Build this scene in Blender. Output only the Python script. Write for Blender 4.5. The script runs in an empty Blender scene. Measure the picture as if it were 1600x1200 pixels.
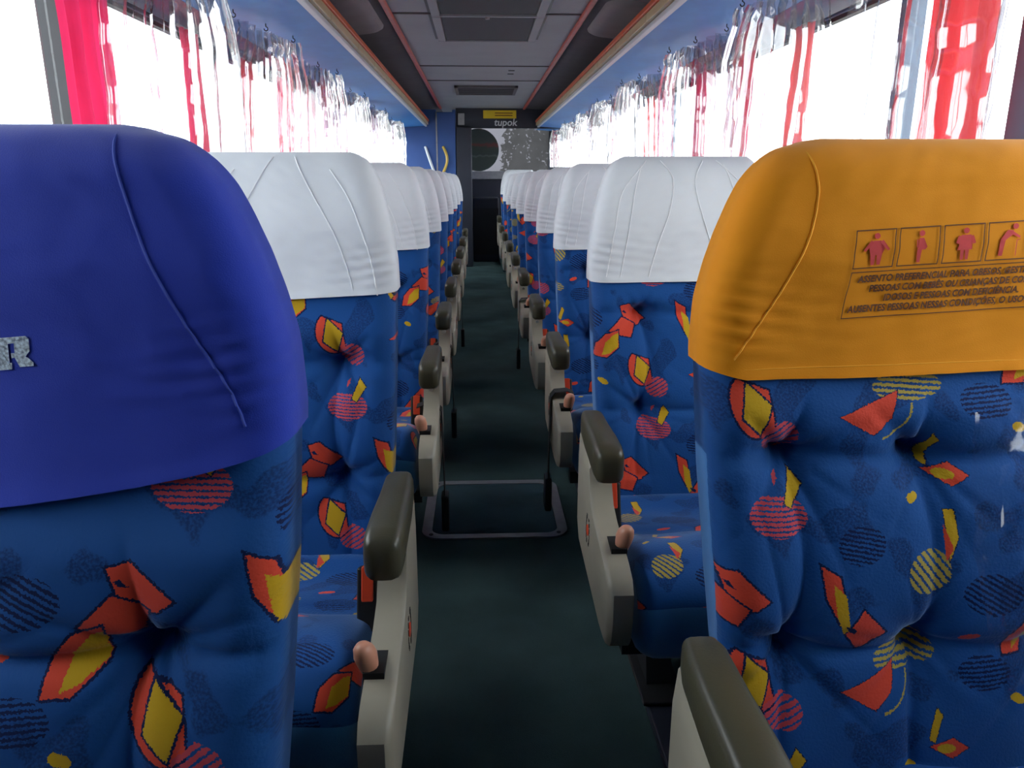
import bpy, bmesh, math, random
from mathutils import Vector, noise

# ------------------------------------------------------------------ camera, world, exposure
S = bpy.context.scene
COL = S.collection
EYE = 1.10
FPX, VX, VY = 1180.0, 748.0, 280.0
TH = math.atan((600 - VY) / FPX)
PSI = math.atan((800 - VX) / FPX * math.cos(TH))
cam_d = bpy.data.cameras.new('camera')
cam_d.sensor_width = 36.0
cam_d.lens = FPX / 1600 * 36.0
cam_d.clip_start = 0.02
cam_d.clip_end = 500
cam = bpy.data.objects.new('camera', cam_d)
COL.objects.link(cam)
cam.location = (0, 0, EYE)
cam.rotation_euler = (math.pi / 2 - TH, 0, -PSI)
S.camera = cam

W = bpy.data.worlds.new('overcast_sky')
S.world = W
W.use_nodes = True
bg = W.node_tree.nodes['Background']
bg.inputs['Color'].default_value = (0.93, 0.97, 1.0, 1)
bg.inputs['Strength'].default_value = 8.0
S.view_settings.view_transform = 'Standard'
S.view_settings.look = 'None'
S.view_settings.gamma = 1
S.view_settings.use_curve_mapping = False
S.view_settings.exposure = 0.0
S.cycles.max_bounces = 10
S.cycles.diffuse_bounces = 6
S.cycles.transparent_max_bounces = 40
S.cycles.caustics_reflective = False
S.cycles.caustics_refractive = False

rnd = random.Random(7)
R = math.radians

# ------------------------------------------------------------------ generic helpers
def lin(c):
    out = []
    for v in c:
        v /= 255.0
        out.append(v / 12.92 if v <= 0.04045 else ((v + 0.055) / 1.055) ** 2.4)
    return (*out, 1)

def mat(name, rgb, rough=0.6, metal=0.0, spec=0.5, var=0.12, scale=8.0, bump=0.0, bscale=200.0, sheen=0.0, coat=0.0, trans=0.0):
    m = bpy.data.materials.new(name)
    m.use_nodes = True
    nt = m.node_tree
    b = nt.nodes['Principled BSDF']
    b.inputs['Roughness'].default_value = rough
    b.inputs['Metallic'].default_value = metal
    b.inputs['Specular IOR Level'].default_value = spec
    b.inputs['Sheen Weight'].default_value = sheen
    b.inputs['Coat Weight'].default_value = coat
    b.inputs['Coat Roughness'].default_value = 0.08
    tc = nt.nodes.new('ShaderNodeTexCoord')
    n = nt.nodes.new('ShaderNodeTexNoise')
    n.inputs['Scale'].default_value = scale
    n.inputs['Detail'].default_value = 5
    nt.links.new(tc.outputs['Object'], n.inputs['Vector'])
    r = nt.nodes.new('ShaderNodeValToRGB')
    c = lin(rgb)
    r.color_ramp.elements[0].position = 0.3
    r.color_ramp.elements[1].position = 0.7
    r.color_ramp.elements[0].color = (*[v * (1 - var) for v in c[:3]], 1)
    r.color_ramp.elements[1].color = (*[min(1, v * (1 + var)) for v in c[:3]], 1)
    nt.links.new(n.outputs['Fac'], r.inputs['Fac'])
    nt.links.new(r.outputs['Color'], b.inputs['Base Color'])
    if bump:
        n2 = nt.nodes.new('ShaderNodeTexNoise')
        n2.inputs['Scale'].default_value = bscale
        n2.inputs['Detail'].default_value = 3
        nt.links.new(tc.outputs['Object'], n2.inputs['Vector'])
        bp = nt.nodes.new('ShaderNodeBump')
        bp.inputs['Strength'].default_value = bump
        bp.inputs['Distance'].default_value = 0.002
        nt.links.new(n2.outputs['Fac'], bp.inputs['Height'])
        nt.links.new(bp.outputs['Normal'], b.inputs['Normal'])
    if trans:
        t = nt.nodes.new('ShaderNodeBsdfTranslucent')
        nt.links.new(r.outputs['Color'], t.inputs['Color'])
        mx = nt.nodes.new('ShaderNodeMixShader')
        mx.inputs[0].default_value = trans
        nt.links.new(b.outputs[0], mx.inputs[1])
        nt.links.new(t.outputs[0], mx.inputs[2])
        nt.links.new(mx.outputs[0], nt.nodes['Material Output'].inputs['Surface'])
    return m

class MB:
    """collects verts / faces / uvs for one mesh"""
    def __init__(s):
        s.v, s.f, s.m, s.uv = [], [], [], []
    def vert(s, p):
        s.v.append(tuple(p)); return len(s.v) - 1
    def face(s, idx, mi=0, uv=None):
        s.f.append(tuple(idx)); s.m.append(mi); s.uv.append(uv)
    def box(s, x0, x1, y0, y1, z0, z1, mi=0):
        b = len(s.v)
        for z in (z0, z1):
            for x, y in ((x0, y0), (x1, y0), (x1, y1), (x0, y1)):
                s.v.append((x, y, z))
        for q in ((0, 3, 2, 1), (4, 5, 6, 7), (0, 1, 5, 4), (1, 2, 6, 5), (2, 3, 7, 6), (3, 0, 4, 7)):
            s.face([b + i for i in q], mi)
        return s
    def prism(s, poly, axis, a0, a1, mi=0):
        """poly: list of 2d points; axis 'x' (poly in y,z), 'y' (x,z), 'z' (x,y)"""
        def P(p, a):
            return {'x': (a, p[0], p[1]), 'y': (p[0], a, p[1]), 'z': (p[0], p[1], a)}[axis]
        n = len(poly); b = len(s.v)
        for a in (a0, a1):
            for p in poly:
                s.v.append(P(p, a))
        s.face([b + i for i in range(n)][::-1], mi)
        s.face([b + n + i for i in range(n)], mi)
        for i in range(n):
            j = (i + 1) % n
            s.face((b + i, b + j, b + n + j, b + n + i), mi)
        return s
    def loft(s, loops, close=True, cap=True, mi=0):
        b = len(s.v); n = len(loops[0])
        for L in loops:
            s.v.extend(tuple(p) for p in L)
        for k in range(len(loops) - 1):
            for i in range(n if close else n - 1):
                j = (i + 1) % n
                s.face((b + k * n + i, b + k * n + j, b + (k + 1) * n + j, b + (k + 1) * n + i), mi)
        if cap and close:
            s.face([b + i for i in range(n)][::-1], mi)
            s.face([b + (len(loops) - 1) * n + i for i in range(n)], mi)
        return s
    def tube(s, pts, r, n=8, mi=0):
        pts = [Vector(p) for p in pts]
        loops = []
        prev = None
        for i, p in enumerate(pts):
            d = (pts[min(i + 1, len(pts) - 1)] - pts[max(i - 1, 0)]).normalized()
            a = prev if prev is not None else (Vector((0, 0, 1)) if abs(d.z) < 0.9 else Vector((1, 0, 0)))
            a = (a - d * a.dot(d)).normalized()
            prev = a
            c = d.cross(a)
            rr = r[i] if isinstance(r, (list, tuple)) else r
            loops.append([p + (a * math.cos(2 * math.pi * k / n) + c * math.sin(2 * math.pi * k / n)) * rr for k in range(n)])
        return s.loft(loops, mi=mi)
    def build(s, name, mats, parent=None, smooth=False, bevel=0.0, recalc=True):
        me = bpy.data.meshes.new(name)
        me.from_pydata(s.v, [], s.f)
        if any(u is not None for u in s.uv):
            ul = me.uv_layers.new(name='UVMap')
            li = 0
            for u, f in zip(s.uv, s.f):
                for k in range(len(f)):
                    ul.data[li].uv = u[k] if u is not None else (0, 0)
                    li += 1
        if not isinstance(mats, (list, tuple)):
            mats = [mats]
        for m in mats:
            me.materials.append(m)
        me.polygons.foreach_set('material_index', s.m)
        if recalc:
            bm = bmesh.new(); bm.from_mesh(me)
            bmesh.ops.recalc_face_normals(bm, faces=bm.faces)
            bm.to_mesh(me); bm.free()
        if smooth:
            me.polygons.foreach_set('use_smooth', [True] * len(me.polygons))
            if smooth is not True:
                me.set_sharp_from_angle(angle=R(smooth))
        me.update()
        o = bpy.data.objects.new(name, me)
        COL.objects.link(o)
        if parent is not None:
            o.parent = parent
        if bevel:
            bv = o.modifiers.new('bevel', 'BEVEL')
            bv.width = bevel; bv.segments = 2; bv.limit_method = 'ANGLE'
        return o

def tag(o, label, cat, group=None):
    o['label'] = label; o['category'] = cat
    if group:
        o['group'] = group
    return o

def empty(name, loc):
    o = bpy.data.objects.new(name, None)
    COL.objects.link(o)
    o.location = loc
    o.empty_display_size = 0.1
    return o

def struct(o):
    o['kind'] = 'structure'
    return o

def copy_tree(o, parent=None):
    c = o.copy(); COL.objects.link(c); c.parent = parent
    for ch in list(o.children):
        copy_tree(ch, c)
    return c

# ------------------------------------------------------------------ upholstery print (signed-distance shapes in nodes)
def upholstery():
    m = bpy.data.materials.new('printed_velvet')
    m.use_nodes = True
    nt = m.node_tree; N = nt.nodes; L = nt.links
    bsdf = N['Principled BSDF']
    TW, THH = 0.46, 0.365
    def math_(op, a, b=None, c=None):
        n = N.new('ShaderNodeMath'); n.operation = op
        for i, v in enumerate((a, b, c)):
            if v is None: continue
            if isinstance(v, (int, float)): n.inputs[i].default_value = v
            else: L.new(v, n.inputs[i])
        return n.outputs[0]
    def vec(op, a, b=None, c=None, out=0):
        n = N.new('ShaderNodeVectorMath'); n.operation = op
        for i, v in enumerate((a, b, c)):
            if v is None: continue
            if isinstance(v, tuple): n.inputs[i].default_value = v
            else: L.new(v, n.inputs[i])
        return n.outputs[out]
    uv = N.new('ShaderNodeUVMap').outputs[0]
    cx = N.new('ShaderNodeCombineXYZ')
    for i_, nm_ in enumerate(('cloth_x', 'cloth_y')):      # where the cloth repeat was cut for this cushion
        at = N.new('ShaderNodeAttribute'); at.attribute_type = 'OBJECT'; at.attribute_name = nm_
        L.new(at.outputs['Fac'], cx.inputs[i_])
    P0 = vec('ADD', uv, cx.outputs[0])
    fz = N.new('ShaderNodeTexNoise'); fz.inputs['Scale'].default_value = 420; fz.inputs['Detail'].default_value = 1
    L.new(P0, fz.inputs['Vector'])
    fzv = vec('MULTIPLY', vec('SUBTRACT', fz.outputs['Color'], (0.5, 0.5, 0.5)), (0.005, 0.005, 0.0))
    P = vec('ADD', P0, fzv)
    # base blue with darker speckled patches
    n1 = N.new('ShaderNodeTexNoise'); n1.inputs['Scale'].default_value = 13; n1.inputs['Detail'].default_value = 1.5
    L.new(P, n1.inputs['Vector'])
    patch = N.new('ShaderNodeMapRange'); patch.inputs[1].default_value = 0.56; patch.inputs[2].default_value = 0.585
    L.new(n1.outputs['Fac'], patch.inputs[0])
    n2 = N.new('ShaderNodeTexNoise'); n2.inputs['Scale'].default_value = 330; n2.inputs['Detail'].default_value = 2
    L.new(P0, n2.inputs['Vector'])
    spk = N.new('ShaderNodeMapRange'); spk.inputs[1].default_value = 0.40; spk.inputs[2].default_value = 0.62; spk.inputs[3].default_value = 1.0; spk.inputs[4].default_value = 0.25
    L.new(n2.outputs['Fac'], spk.inputs[0])
    def mix(fac, a, b):
        n = N.new('ShaderNodeMix'); n.data_type = 'RGBA'
        if isinstance(fac, (int, float)): n.inputs[0].default_value = fac
        else: L.new(fac, n.inputs[0])
        for i, v in ((6, a), (7, b)):
            if isinstance(v, tuple): n.inputs[i].default_value = v
            else: L.new(v, n.inputs[i])
        return n.outputs[2]
    BLUE, NAVY = lin((27, 80, 146)), lin((13, 28, 74))
    RED, PINK, YEL, OLV = lin((222, 76, 54)), lin((204, 78, 88)), lin((205, 164, 30)), lin((180, 160, 74))
    col = mix(math_('MULTIPLY', math_('MULTIPLY', patch.outputs[0], 0.62), spk.outputs[0]), BLUE, NAVY)
    cache = {}
    def local(c):
        k = (round(c[0], 4), round(c[1], 4))
        if k not in cache:
            cache[k] = vec('WRAP', vec('SUBTRACT', P, (c[0], c[1], 0.0)), (TW / 2, THH / 2, 1.0), (-TW / 2, -THH / 2, -1.0))
        return cache[k]
    def px(p):      # measured picture units -> metres in the repeat
        return ((p[0] - 45) * 0.00046, -(p[1] - 60) * 0.00046)
    def poly(pts):
        q = [px(p) for p in pts]
        area = sum(q[i][0] * q[(i + 1) % len(q)][1] - q[(i + 1) % len(q)][0] * q[i][1] for i in range(len(q)))
        if area < 0: q.reverse()
        c = (sum(p[0] for p in q) / len(q), sum(p[1] for p in q) / len(q))
        lp = local(c)
        d = None
        for i in range(len(q)):
            a, b = q[i], q[(i + 1) % len(q)]
            ex, ey = b[0] - a[0], b[1] - a[1]
            l = math.hypot(ex, ey)
            nx, ny = ey / l, -ex / l
            off = (a[0] - c[0]) * nx + (a[1] - c[1]) * ny
            dd = math_('SUBTRACT', vec('DOT_PRODUCT', lp, (nx, ny, 0.0), out=1), off)
            d = dd if d is None else math_('MAXIMUM', d, dd)
        return d
    def ell(c, a, b, rot=0):
        c = px(c); a *= 0.00046; b *= 0.00046
        lp = local(c)
        mp = N.new('ShaderNodeMapping'); mp.vector_type = 'TEXTURE'
        mp.inputs['Rotation'].default_value = (0, 0, R(rot))
        mp.inputs['Scale'].default_value = (a, b, 1)
        L.new(lp, mp.inputs['Vector'])
        flat = vec('MULTIPLY', mp.outputs[0], (1.0, 1.0, 0.0))
        return math_('MULTIPLY', math_('SUBTRACT', vec('LENGTH', flat, out=1), 1.0), min(a, b))
    def stripes(ang, period, duty):
        s = vec('DOT_PRODUCT', P, (math.cos(R(ang)) / period, math.sin(R(ang)) / period, 0.0), out=1)
        return math_('LESS_THAN', math_('FRACT', s), duty)
    def paint(d, c, grow=0.0, mask=None):
        nonlocal col
        k = math_('LESS_THAN', d, grow)
        if mask is not None: k = math_('MULTIPLY', k, mask)
        col = mix(k, col, c)
    def outlined(d, c, w=0.0028):
        paint(d, NAVY, w); paint(d, c)
    # dark ribbed patches
    paint(ell((480, 540), 70, 55, 10), NAVY, mask=stripes(80, 0.006, 0.5))
    paint(ell((870, 140), 80, 50, 0), NAVY, mask=stripes(95, 0.006, 0.5))
    paint(ell((880, 690), 90, 60, 0), NAVY, mask=stripes(60, 0.007, 0.5))
    # arch with a sail and a striped ball
    outlined(math_('MAXIMUM', ell((172, 150), 66, 92, 20), poly([(90, 60), (215, 105), (235, 250), (150, 260), (90, 200)])), RED)
    outlined(poly([(150, 82), (220, 145), (190, 230), (135, 180)]), YEL)
    paint(ell((255, 245), 58, 54), PINK, mask=stripes(125, 0.0085, 0.66))
    # cherry with a stem
    paint(poly([(228, 430), (236, 360), (262, 336), (270, 344), (248, 368), (242, 430)]), PINK)
    paint(ell((240, 462), 88, 58, -4), PINK, mask=stripes(88, 0.0062, 0.62))
    outlined(poly([(258, 428), (292, 345), (322, 380), (280, 442)]), YEL, 0.0015)
    # kite
    outlined(poly([(66, 622), (115, 612), (205, 695), (165, 722), (100, 722)]), RED)
    paint(poly([(66, 640), (105, 690), (128, 700), (100, 722), (90, 715)]), YEL)
    paint(poly([(78, 652), (92, 646), (110, 668), (92, 664)]), NAVY)
    # long bird
    outlined(poly([(360, 598), (415, 630), (425, 690), (412, 760), (375, 690)]), RED)
    outlined(poly([(436, 800), (485, 725), (560, 800), (475, 852)]), RED)
    paint(poly([(395, 650), (430, 680), (446, 785), (430, 800), (405, 745)]), YEL)
    paint(poly([(432, 772), (468, 785), (462, 800), (440, 788)]), NAVY)
    # ribbed moon, triangle, string
    paint(ell((635, 95), 106, 42, 3), OLV, mask=stripes(86, 0.0072, 0.55))
    paint(math_('ABSOLUTE', ell((540, 130), 104, 120, 0)), OLV, 0.0014, mask=math_('LESS_THAN', poly([(560, 150), (660, 140), (660, 260), (560, 260)]), 0))
    outlined(poly([(425, 180), (605, 108), (582, 190), (530, 236)]), RED, 0.001)
    # leaves
    outlined(poly([(700, 330), (724, 240), (742, 262), (716, 342)]), YEL, 0.001)
    outlined(poly([(702, 352), (770, 325), (818, 355), (768, 386)]), RED, 0.001)
    paint(ell((750, 356), 28, 14), YEL)
    # dots
    paint(ell((645, 415), 20, 13, 20), YEL)
    paint(ell((970, 215), 26, 14, -22), YEL)
    paint(ell((815, 820), 30, 12, 14), RED)
    # ribbed ball with a flame
    paint(ell((690, 625), 68, 66), OLV, mask=stripes(40, 0.0095, 0.62))
    outlined(poly([(736, 450), (766, 450), (778, 530), (752, 596)]), YEL, 0.0012)
    paint(poly([(734, 490), (764, 560), (742, 598)]), RED)
    # fan
    outlined(poly([(1000, 748), (1075, 680), (1146, 720), (1120, 782), (1062, 772)]), RED)
    outlined(poly([(928, 884), (938, 820), (985, 765), (1052, 745), (1052, 832), (990, 884)]), RED)
    paint(poly([(966, 876), (982, 810), (1024, 768), (1052, 758), (1050, 830), (1004, 862)]), YEL)
    # knit ribs as relief
    br = N.new('ShaderNodeTexNoise'); br.inputs['Scale'].default_value = 260; br.inputs['Detail'].default_value = 2
    L.new(P0, br.inputs['Vector'])
    bp = N.new('ShaderNodeBump'); bp.inputs['Strength'].default_value = 0.35; bp.inputs['Distance'].default_value = 0.002
    L.new(br.outputs['Fac'], bp.inputs['Height'])
    L.new(bp.outputs['Normal'], bsdf.inputs['Normal'])
    L.new(col, bsdf.inputs['Base Color'])
    bsdf.inputs['Roughness'].default_value = 0.75
    bsdf.inputs['Specular IOR Level'].default_value = 0.15
    bsdf.inputs['Sheen Weight'].default_value = 0.7
    bsdf.inputs['Sheen Roughness'].default_value = 0.35
    bsdf.inputs['Sheen Tint'].default_value = (0.45, 0.65, 1.0, 1)
    return m

M = {}
M['print'] = upholstery()
M['gusset'] = mat('plain_blue_velvet', (56, 126, 194), 0.8, spec=0.15, sheen=0.4, bump=0.2, bscale=400)
M['white_cover'] = mat('white_stretch_fabric', (226, 228, 232), 0.8, spec=0.2, var=0.03, scale=5, bump=0.12, bscale=600, sheen=0.2)
M['blue_cover'] = mat('royal_blue_fabric', (38, 62, 178), 0.8, spec=0.2, var=0.05, scale=5, bump=0.25, bscale=700, sheen=0.25)
M['amber_cover'] = mat('amber_fabric', (244, 153, 20), 0.8, spec=0.2, var=0.04, scale=5, bump=0.12, bscale=600, sheen=0.1, trans=0.12)
M['white_thread'] = mat('white_thread', (240, 240, 242), 0.8, var=0.03)
M['blue_thread'] = mat('blue_thread', (52, 74, 170), 0.8, var=0.03)
M['amber_thread'] = mat('amber_thread', (248, 170, 40), 0.8, var=0.03)
M['print_brown'] = mat('dark_brown_ink', (92, 48, 26), 0.8, var=0.1, scale=60)
M['print_red'] = mat('red_ink', (206, 62, 62), 0.8, var=0.1, scale=60)
M['print_silver'] = mat('silver_screen_print', (178, 192, 226), 0.7, var=0.7, scale=330)
M['arm'] = mat('olive_grey_armrest_plastic', (72, 69, 52), 0.36, spec=0.5, var=0.12, bump=0.08, bscale=300)
M['panel'] = mat('warm_grey_moulded_plastic', (160, 153, 136), 0.42, var=0.06)
M['knob'] = mat('salmon_plastic_knob', (214, 150, 122), 0.35, var=0.08)
M['black'] = mat('black_plastic', (22, 22, 24), 0.45, var=0.2)
M['belt'] = mat('black_webbing', (20, 20, 22), 0.8, var=0.2, bump=0.3, bscale=400)
M['buckle_red'] = mat('orange_red_button', (226, 74, 40), 0.4, var=0.05)
M['steel'] = mat('brushed_steel', (190, 190, 192), 0.3, metal=1.0, var=0.08)
M['dark_steel'] = mat('black_painted_steel', (26, 27, 30), 0.6, var=0.25)
M['carpet'] = mat('dark_green_carpet', (60, 80, 80), 0.95, spec=0.1, var=0.22, scale=5, bump=0.8, bscale=500)
M['carpet2'] = mat('dark_teal_carpet', (56, 78, 86), 0.95, spec=0.1, var=0.2, scale=6, bump=0.8, bscale=500)
M['alu'] = mat('worn_aluminium', (150, 152, 156), 0.45, metal=0.6, var=0.12, scale=20)
M['ceiling'] = mat('grey_ceiling_laminate', (146, 150, 156), 0.6, var=0.06, scale=3)
M['ceil_side'] = mat('grey_ceiling_carpet', (96, 94, 98), 0.9, var=0.08, bump=0.3)
M['pad'] = mat('grey_padded_cloth', (142, 138, 142), 0.9, var=0.06, bump=0.3)
M['redtrim'] = mat('brick_red_trim', (182, 74, 58), 0.45, var=0.1, scale=10)
M['orange'] = mat('orange_trim', (208, 96, 52), 0.45, var=0.08, scale=10)
M['beige'] = mat('beige_diffuser_plastic', (196, 178, 142), 0.45, var=0.06, scale=10)
M['white_trim'] = mat('pale_grey_trim', (206, 212, 222), 0.4, var=0.04)
M['rack_blue'] = mat('blue_rack_laminate', (66, 136, 210), 0.5, var=0.06, scale=12, bump=0.15, bscale=300)
M['rack_gloss'] = mat('glossy_blue_grey_panel', (60, 84, 116), 0.16, spec=0.4, var=0.06)
M['wall'] = mat('blue_grey_wall_laminate', (92, 110, 138), 0.6, var=0.06)
M['post'] = mat('grey_blue_window_post', (112, 128, 146), 0.5, var=0.06)
M['rubber'] = mat('dark_window_gasket', (40, 42, 48), 0.6, var=0.1)
M['grille'] = mat('dark_air_grille', (58, 60, 66), 0.7, var=0.3, scale=240)
M['dark_hole'] = mat('black_void_lining', (14, 14, 16), 0.9, var=0.2)
M['wc_blue'] = mat('deep_blue_partition', (48, 84, 150), 0.5, var=0.08, scale=4)
M['navy'] = mat('dark_navy_laminate', (34, 38, 52), 0.6, var=0.1, scale=4)
M['yellow_sign'] = mat('yellow_sign', (214, 184, 30), 0.5, var=0.06)
M['handle_white'] = mat('white_enamel', (226, 232, 238), 0.35, var=0.03)
M['handle_yellow'] = mat('yellow_enamel', (206, 176, 84), 0.35, var=0.05)
M['letter'] = mat('pale_lettering', (200, 204, 210), 0.6, var=0.04)
M['curtain'] = mat('crimson_curtain_cloth', (222, 48, 96), 0.85, var=0.08, scale=6, bump=0.2, bscale=500, sheen=0.2, trans=0.45)
M['curtain2'] = mat('scarlet_curtain_cloth', (232, 64, 70), 0.85, var=0.08, scale=6, bump=0.2, bscale=500, sheen=0.2, trans=0.45)
M['concrete'] = mat('pale_paved_ground', (150, 148, 142), 0.9, var=0.12, scale=0.6)
M['leaf'] = mat('dark_leaf', (62, 70, 60), 0.7, var=0.3, scale=3)
M['bark'] = mat('bark', (70, 58, 48), 0.9, var=0.3, scale=12)

def glass_mat(name, tint, gloss, rough=0.02, haze=0.0, facing=False):
    m = bpy.data.materials.new(name); m.use_nodes = True
    nt = m.node_tree; nt.nodes.remove(nt.nodes['Principled BSDF'])
    t = nt.nodes.new('ShaderNodeBsdfTransparent'); t.inputs[0].default_value = (*tint, 1)
    g = nt.nodes.new('ShaderNodeBsdfGlossy'); g.inputs['Roughness'].default_value = rough
    mx = nt.nodes.new('ShaderNodeMixShader')
    lw = nt.nodes.new('ShaderNodeLayerWeight'); lw.inputs['Blend'].default_value = gloss
    pw = nt.nodes.new('ShaderNodeMath'); pw.operation = 'POWER'; pw.inputs[1].default_value = 3.0
    nt.links.new(lw.outputs['Facing'], pw.inputs[0])
    lw.inputs['Blend'].default_value = 0.5
    ma = nt.nodes.new('ShaderNodeMath'); ma.operation = 'MULTIPLY_ADD'; ma.inputs[1].default_value = gloss; ma.inputs[2].default_value = 0.25 * gloss
    nt.links.new(pw.outputs[0], ma.inputs[0]); nt.links.new(ma.outputs[0], mx.inputs[0])
    a = t.outputs[0]
    if haze:
        d = nt.nodes.new('ShaderNodeBsdfTranslucent'); d.inputs[0].default_value = (0.9, 0.9, 0.92, 1)
        tc = nt.nodes.new('ShaderNodeTexCoord')
        n = nt.nodes.new('ShaderNodeTexNoise'); n.inputs['Scale'].default_value = 14; n.inputs['Detail'].default_value = 4
        mp = nt.nodes.new('ShaderNodeMapping'); mp.inputs['Scale'].default_value = (1, 1, 0.12)
        nt.links.new(tc.outputs['Object'], mp.inputs[0]); nt.links.new(mp.outputs[0], n.inputs['Vector'])
        mr = nt.nodes.new('ShaderNodeMapRange'); mr.inputs[1].default_value = 0.35; mr.inputs[2].default_value = 0.75
        mr.inputs[3].default_value = 0.0; mr.inputs[4].default_value = haze * 2
        nt.links.new(n.outputs['Fac'], mr.inputs[0])
        m2 = nt.nodes.new('ShaderNodeMixShader')
        nt.links.new(mr.outputs[0], m2.inputs[0])
        nt.links.new(a, m2.inputs[1]); nt.links.new(d.outputs[0], m2.inputs[2]); a = m2.outputs[0]
    nt.links.new(a, mx.inputs[1]); nt.links.new(g.outputs[0], mx.inputs[2])
    nt.links.new(mx.outputs[0], nt.nodes['Material Output'].inputs['Surface'])
    return m
M['glass'] = glass_mat('clear_window_glass', (0.95, 0.97, 0.97), 0.15)
def film_mat():
    m = bpy.data.materials.new('grey_tinted_window_film'); m.use_nodes = True
    nt = m.node_tree; nt.nodes.remove(nt.nodes['Principled BSDF'])
    t = nt.nodes.new('ShaderNodeBsdfTransparent'); t.inputs[0].default_value = (0.031, 0.031, 0.036, 1)
    d = nt.nodes.new('ShaderNodeBsdfTranslucent'); d.inputs[0].default_value = (0.9, 0.9, 0.95, 1)
    mx = nt.nodes.new('ShaderNodeMixShader')
    n = nt.nodes.new('ShaderNodeTexNoise'); n.inputs['Scale'].default_value = 3
    mr = nt.nodes.new('ShaderNodeMapRange'); mr.inputs[3].default_value = 0.014; mr.inputs[4].default_value = 0.03
    tc = nt.nodes.new('ShaderNodeTexCoord'); nt.links.new(tc.outputs['Object'], n.inputs['Vector'])
    nt.links.new(n.outputs['Fac'], mr.inputs[0]); nt.links.new(mr.outputs[0], mx.inputs[0])
    nt.links.new(t.outputs[0], mx.inputs[1]); nt.links.new(d.outputs[0], mx.inputs[2])
    nt.links.new(mx.outputs[0], nt.nodes['Material Output'].inputs['Surface'])
    return m
M['film'] = film_mat()
M['wrap'] = glass_mat('thin_cling_plastic', (0.97, 0.97, 0.98), 0.22, 0.12, 0.02)
M['plastic'] = glass_mat('clear_vinyl_sheet', (0.84, 0.84, 0.87), 0.62, 0.06, 0.07)

# ------------------------------------------------------------------ the bus body
XL, XR = -1.17, 1.27
YF, YB = -2.6, 11.2
ZC = 1.95            # ceiling
WZ0, WZ1 = 0.93, 1.66   # window band
def box_obj(name, x0, x1, y0, y1, z0, z1, m, parent=None, bevel=0.0):
    """a box whose origin sits at its base centre"""
    cx, cy = (x0 + x1) / 2, (y0 + y1) / 2
    o = MB().box(x0 - cx, x1 - cx, y0 - cy, y1 - cy, 0, z1 - z0).build(name, m, parent, bevel=bevel)
    o.location = (cx, cy, z0)
    return o

struct(box_obj('floor', XL - 0.08, XR + 0.08, YF - 0.1, YB + 0.1, -0.06, 0.0, M['carpet']))
gr = struct(MB().box(-40, 40, -40, 60, -0.02, 0).build('ground', M['concrete'])); gr.location = (0, 0, -1.2)

# centre ceiling with joints, side ceilings with padded panels
ceil = struct(box_obj('ceiling', -0.46, 0.57, YF, YB, ZC, ZC + 0.03, M['ceiling']))
def cbox(name, x0, x1, y0, y1, z0, z1, m, parent, bevel=0.0):
    o = box_obj(name, x0, x1, y0, y1, z0, z1, m, parent, bevel)
    o.location = o.location - parent.location
    return o
yy = [-2.0, 0.2, 2.3, 4.38, 6.3, 8.8]
for y in yy[:-1] + [7.2]:
    cbox('joint_strip', -0.45, 0.56, y, y + 0.02, ZC - 0.006, ZC, M['ceil_side'], ceil)
# air-return frame with dark grilles
ac = tag(empty('air_return_panel', (0.06, 4.4, ZC)), 'grey ceiling air return panel with dark square grilles', 'vent')
for (a, b) in ((3.35, 4.33), (4.42, 5.1)):
    cbox('grille', -0.19, 0.31, a, b, ZC - 0.016, ZC - 0.008, M['grille'], ac)
    cbox('frame', -0.24, -0.195, a - 0.02, b + 0.02, ZC - 0.022, ZC - 0.001, M['ceiling'], ac, 0.003)
    cbox('frame', 0.315, 0.36, a - 0.02, b + 0.02, ZC - 0.022, ZC - 0.001, M['ceiling'], ac, 0.003)
    cbox('groove', -0.258, -0.242, a - 0.02, b + 0.02, ZC - 0.007, ZC - 0.0005, M['black'], ac)
    cbox('groove', 0.362, 0.378, a - 0.02, b + 0.02, ZC - 0.007, ZC - 0.0005, M['black'], ac)
for y in (3.33, 4.345, 5.10):
    cbox('cross_bar', -0.24, 0.36, y, y + 0.03, ZC - 0.024, ZC - 0.001, M['ceiling'], ac, 0.003)
for x in (0.055,):
    o = MB().tube([(x, 4.36, ZC - 0.026), (x, 4.36, ZC - 0.034)], 0.012, 10).build('latch', M['steel'], ac); o.location = -ac.location
ve = tag(empty('air_vent', (0.06, 7.9, ZC)), 'small slotted air vent in the ceiling near the back', 'vent')
cbox('vent_back', -0.20, 0.36, 7.62, 8.22, ZC - 0.006, ZC - 0.001, M['dark_hole'], ve)
for (a, b, c, d) in ((-0.22, 0.38, 7.58, 7.63), (-0.22, 0.38, 8.21, 8.26), (-0.22, -0.19, 7.58, 8.26), (0.35, 0.38, 7.58, 8.26)):
    cbox('vent_frame', a, b, c, d, ZC - 0.02, ZC - 0.001, M['ceil_side'], ve)
for k in range(7):
    cbox('slat', -0.19, 0.35, 7.66 + k * 0.078, 7.70 + k * 0.078, ZC - 0.016, ZC - 0.006, M['grille'], ve)
for x, y in ((0.25, 6.55), (0.25, 6.75)):
    cbox('ceiling_slot', x, x + 0.05, y, y + 0.03, ZC - 0.004, ZC, M['black'], ceil)

def rounded_rect(x0, x1, y0, y1, r, n=5):
    pts = []
    for cx, cy, a0 in ((x1 - r, y1 - r, 0), (x0 + r, y1 - r, 90), (x0 + r, y0 + r, 180), (x1 - r, y0 + r, 270)):
        for k in range(n + 1):
            a = R(a0 + 90 * k / n)
            pts.append((cx + r * math.cos(a), cy + r * math.sin(a)))
    return pts

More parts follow.
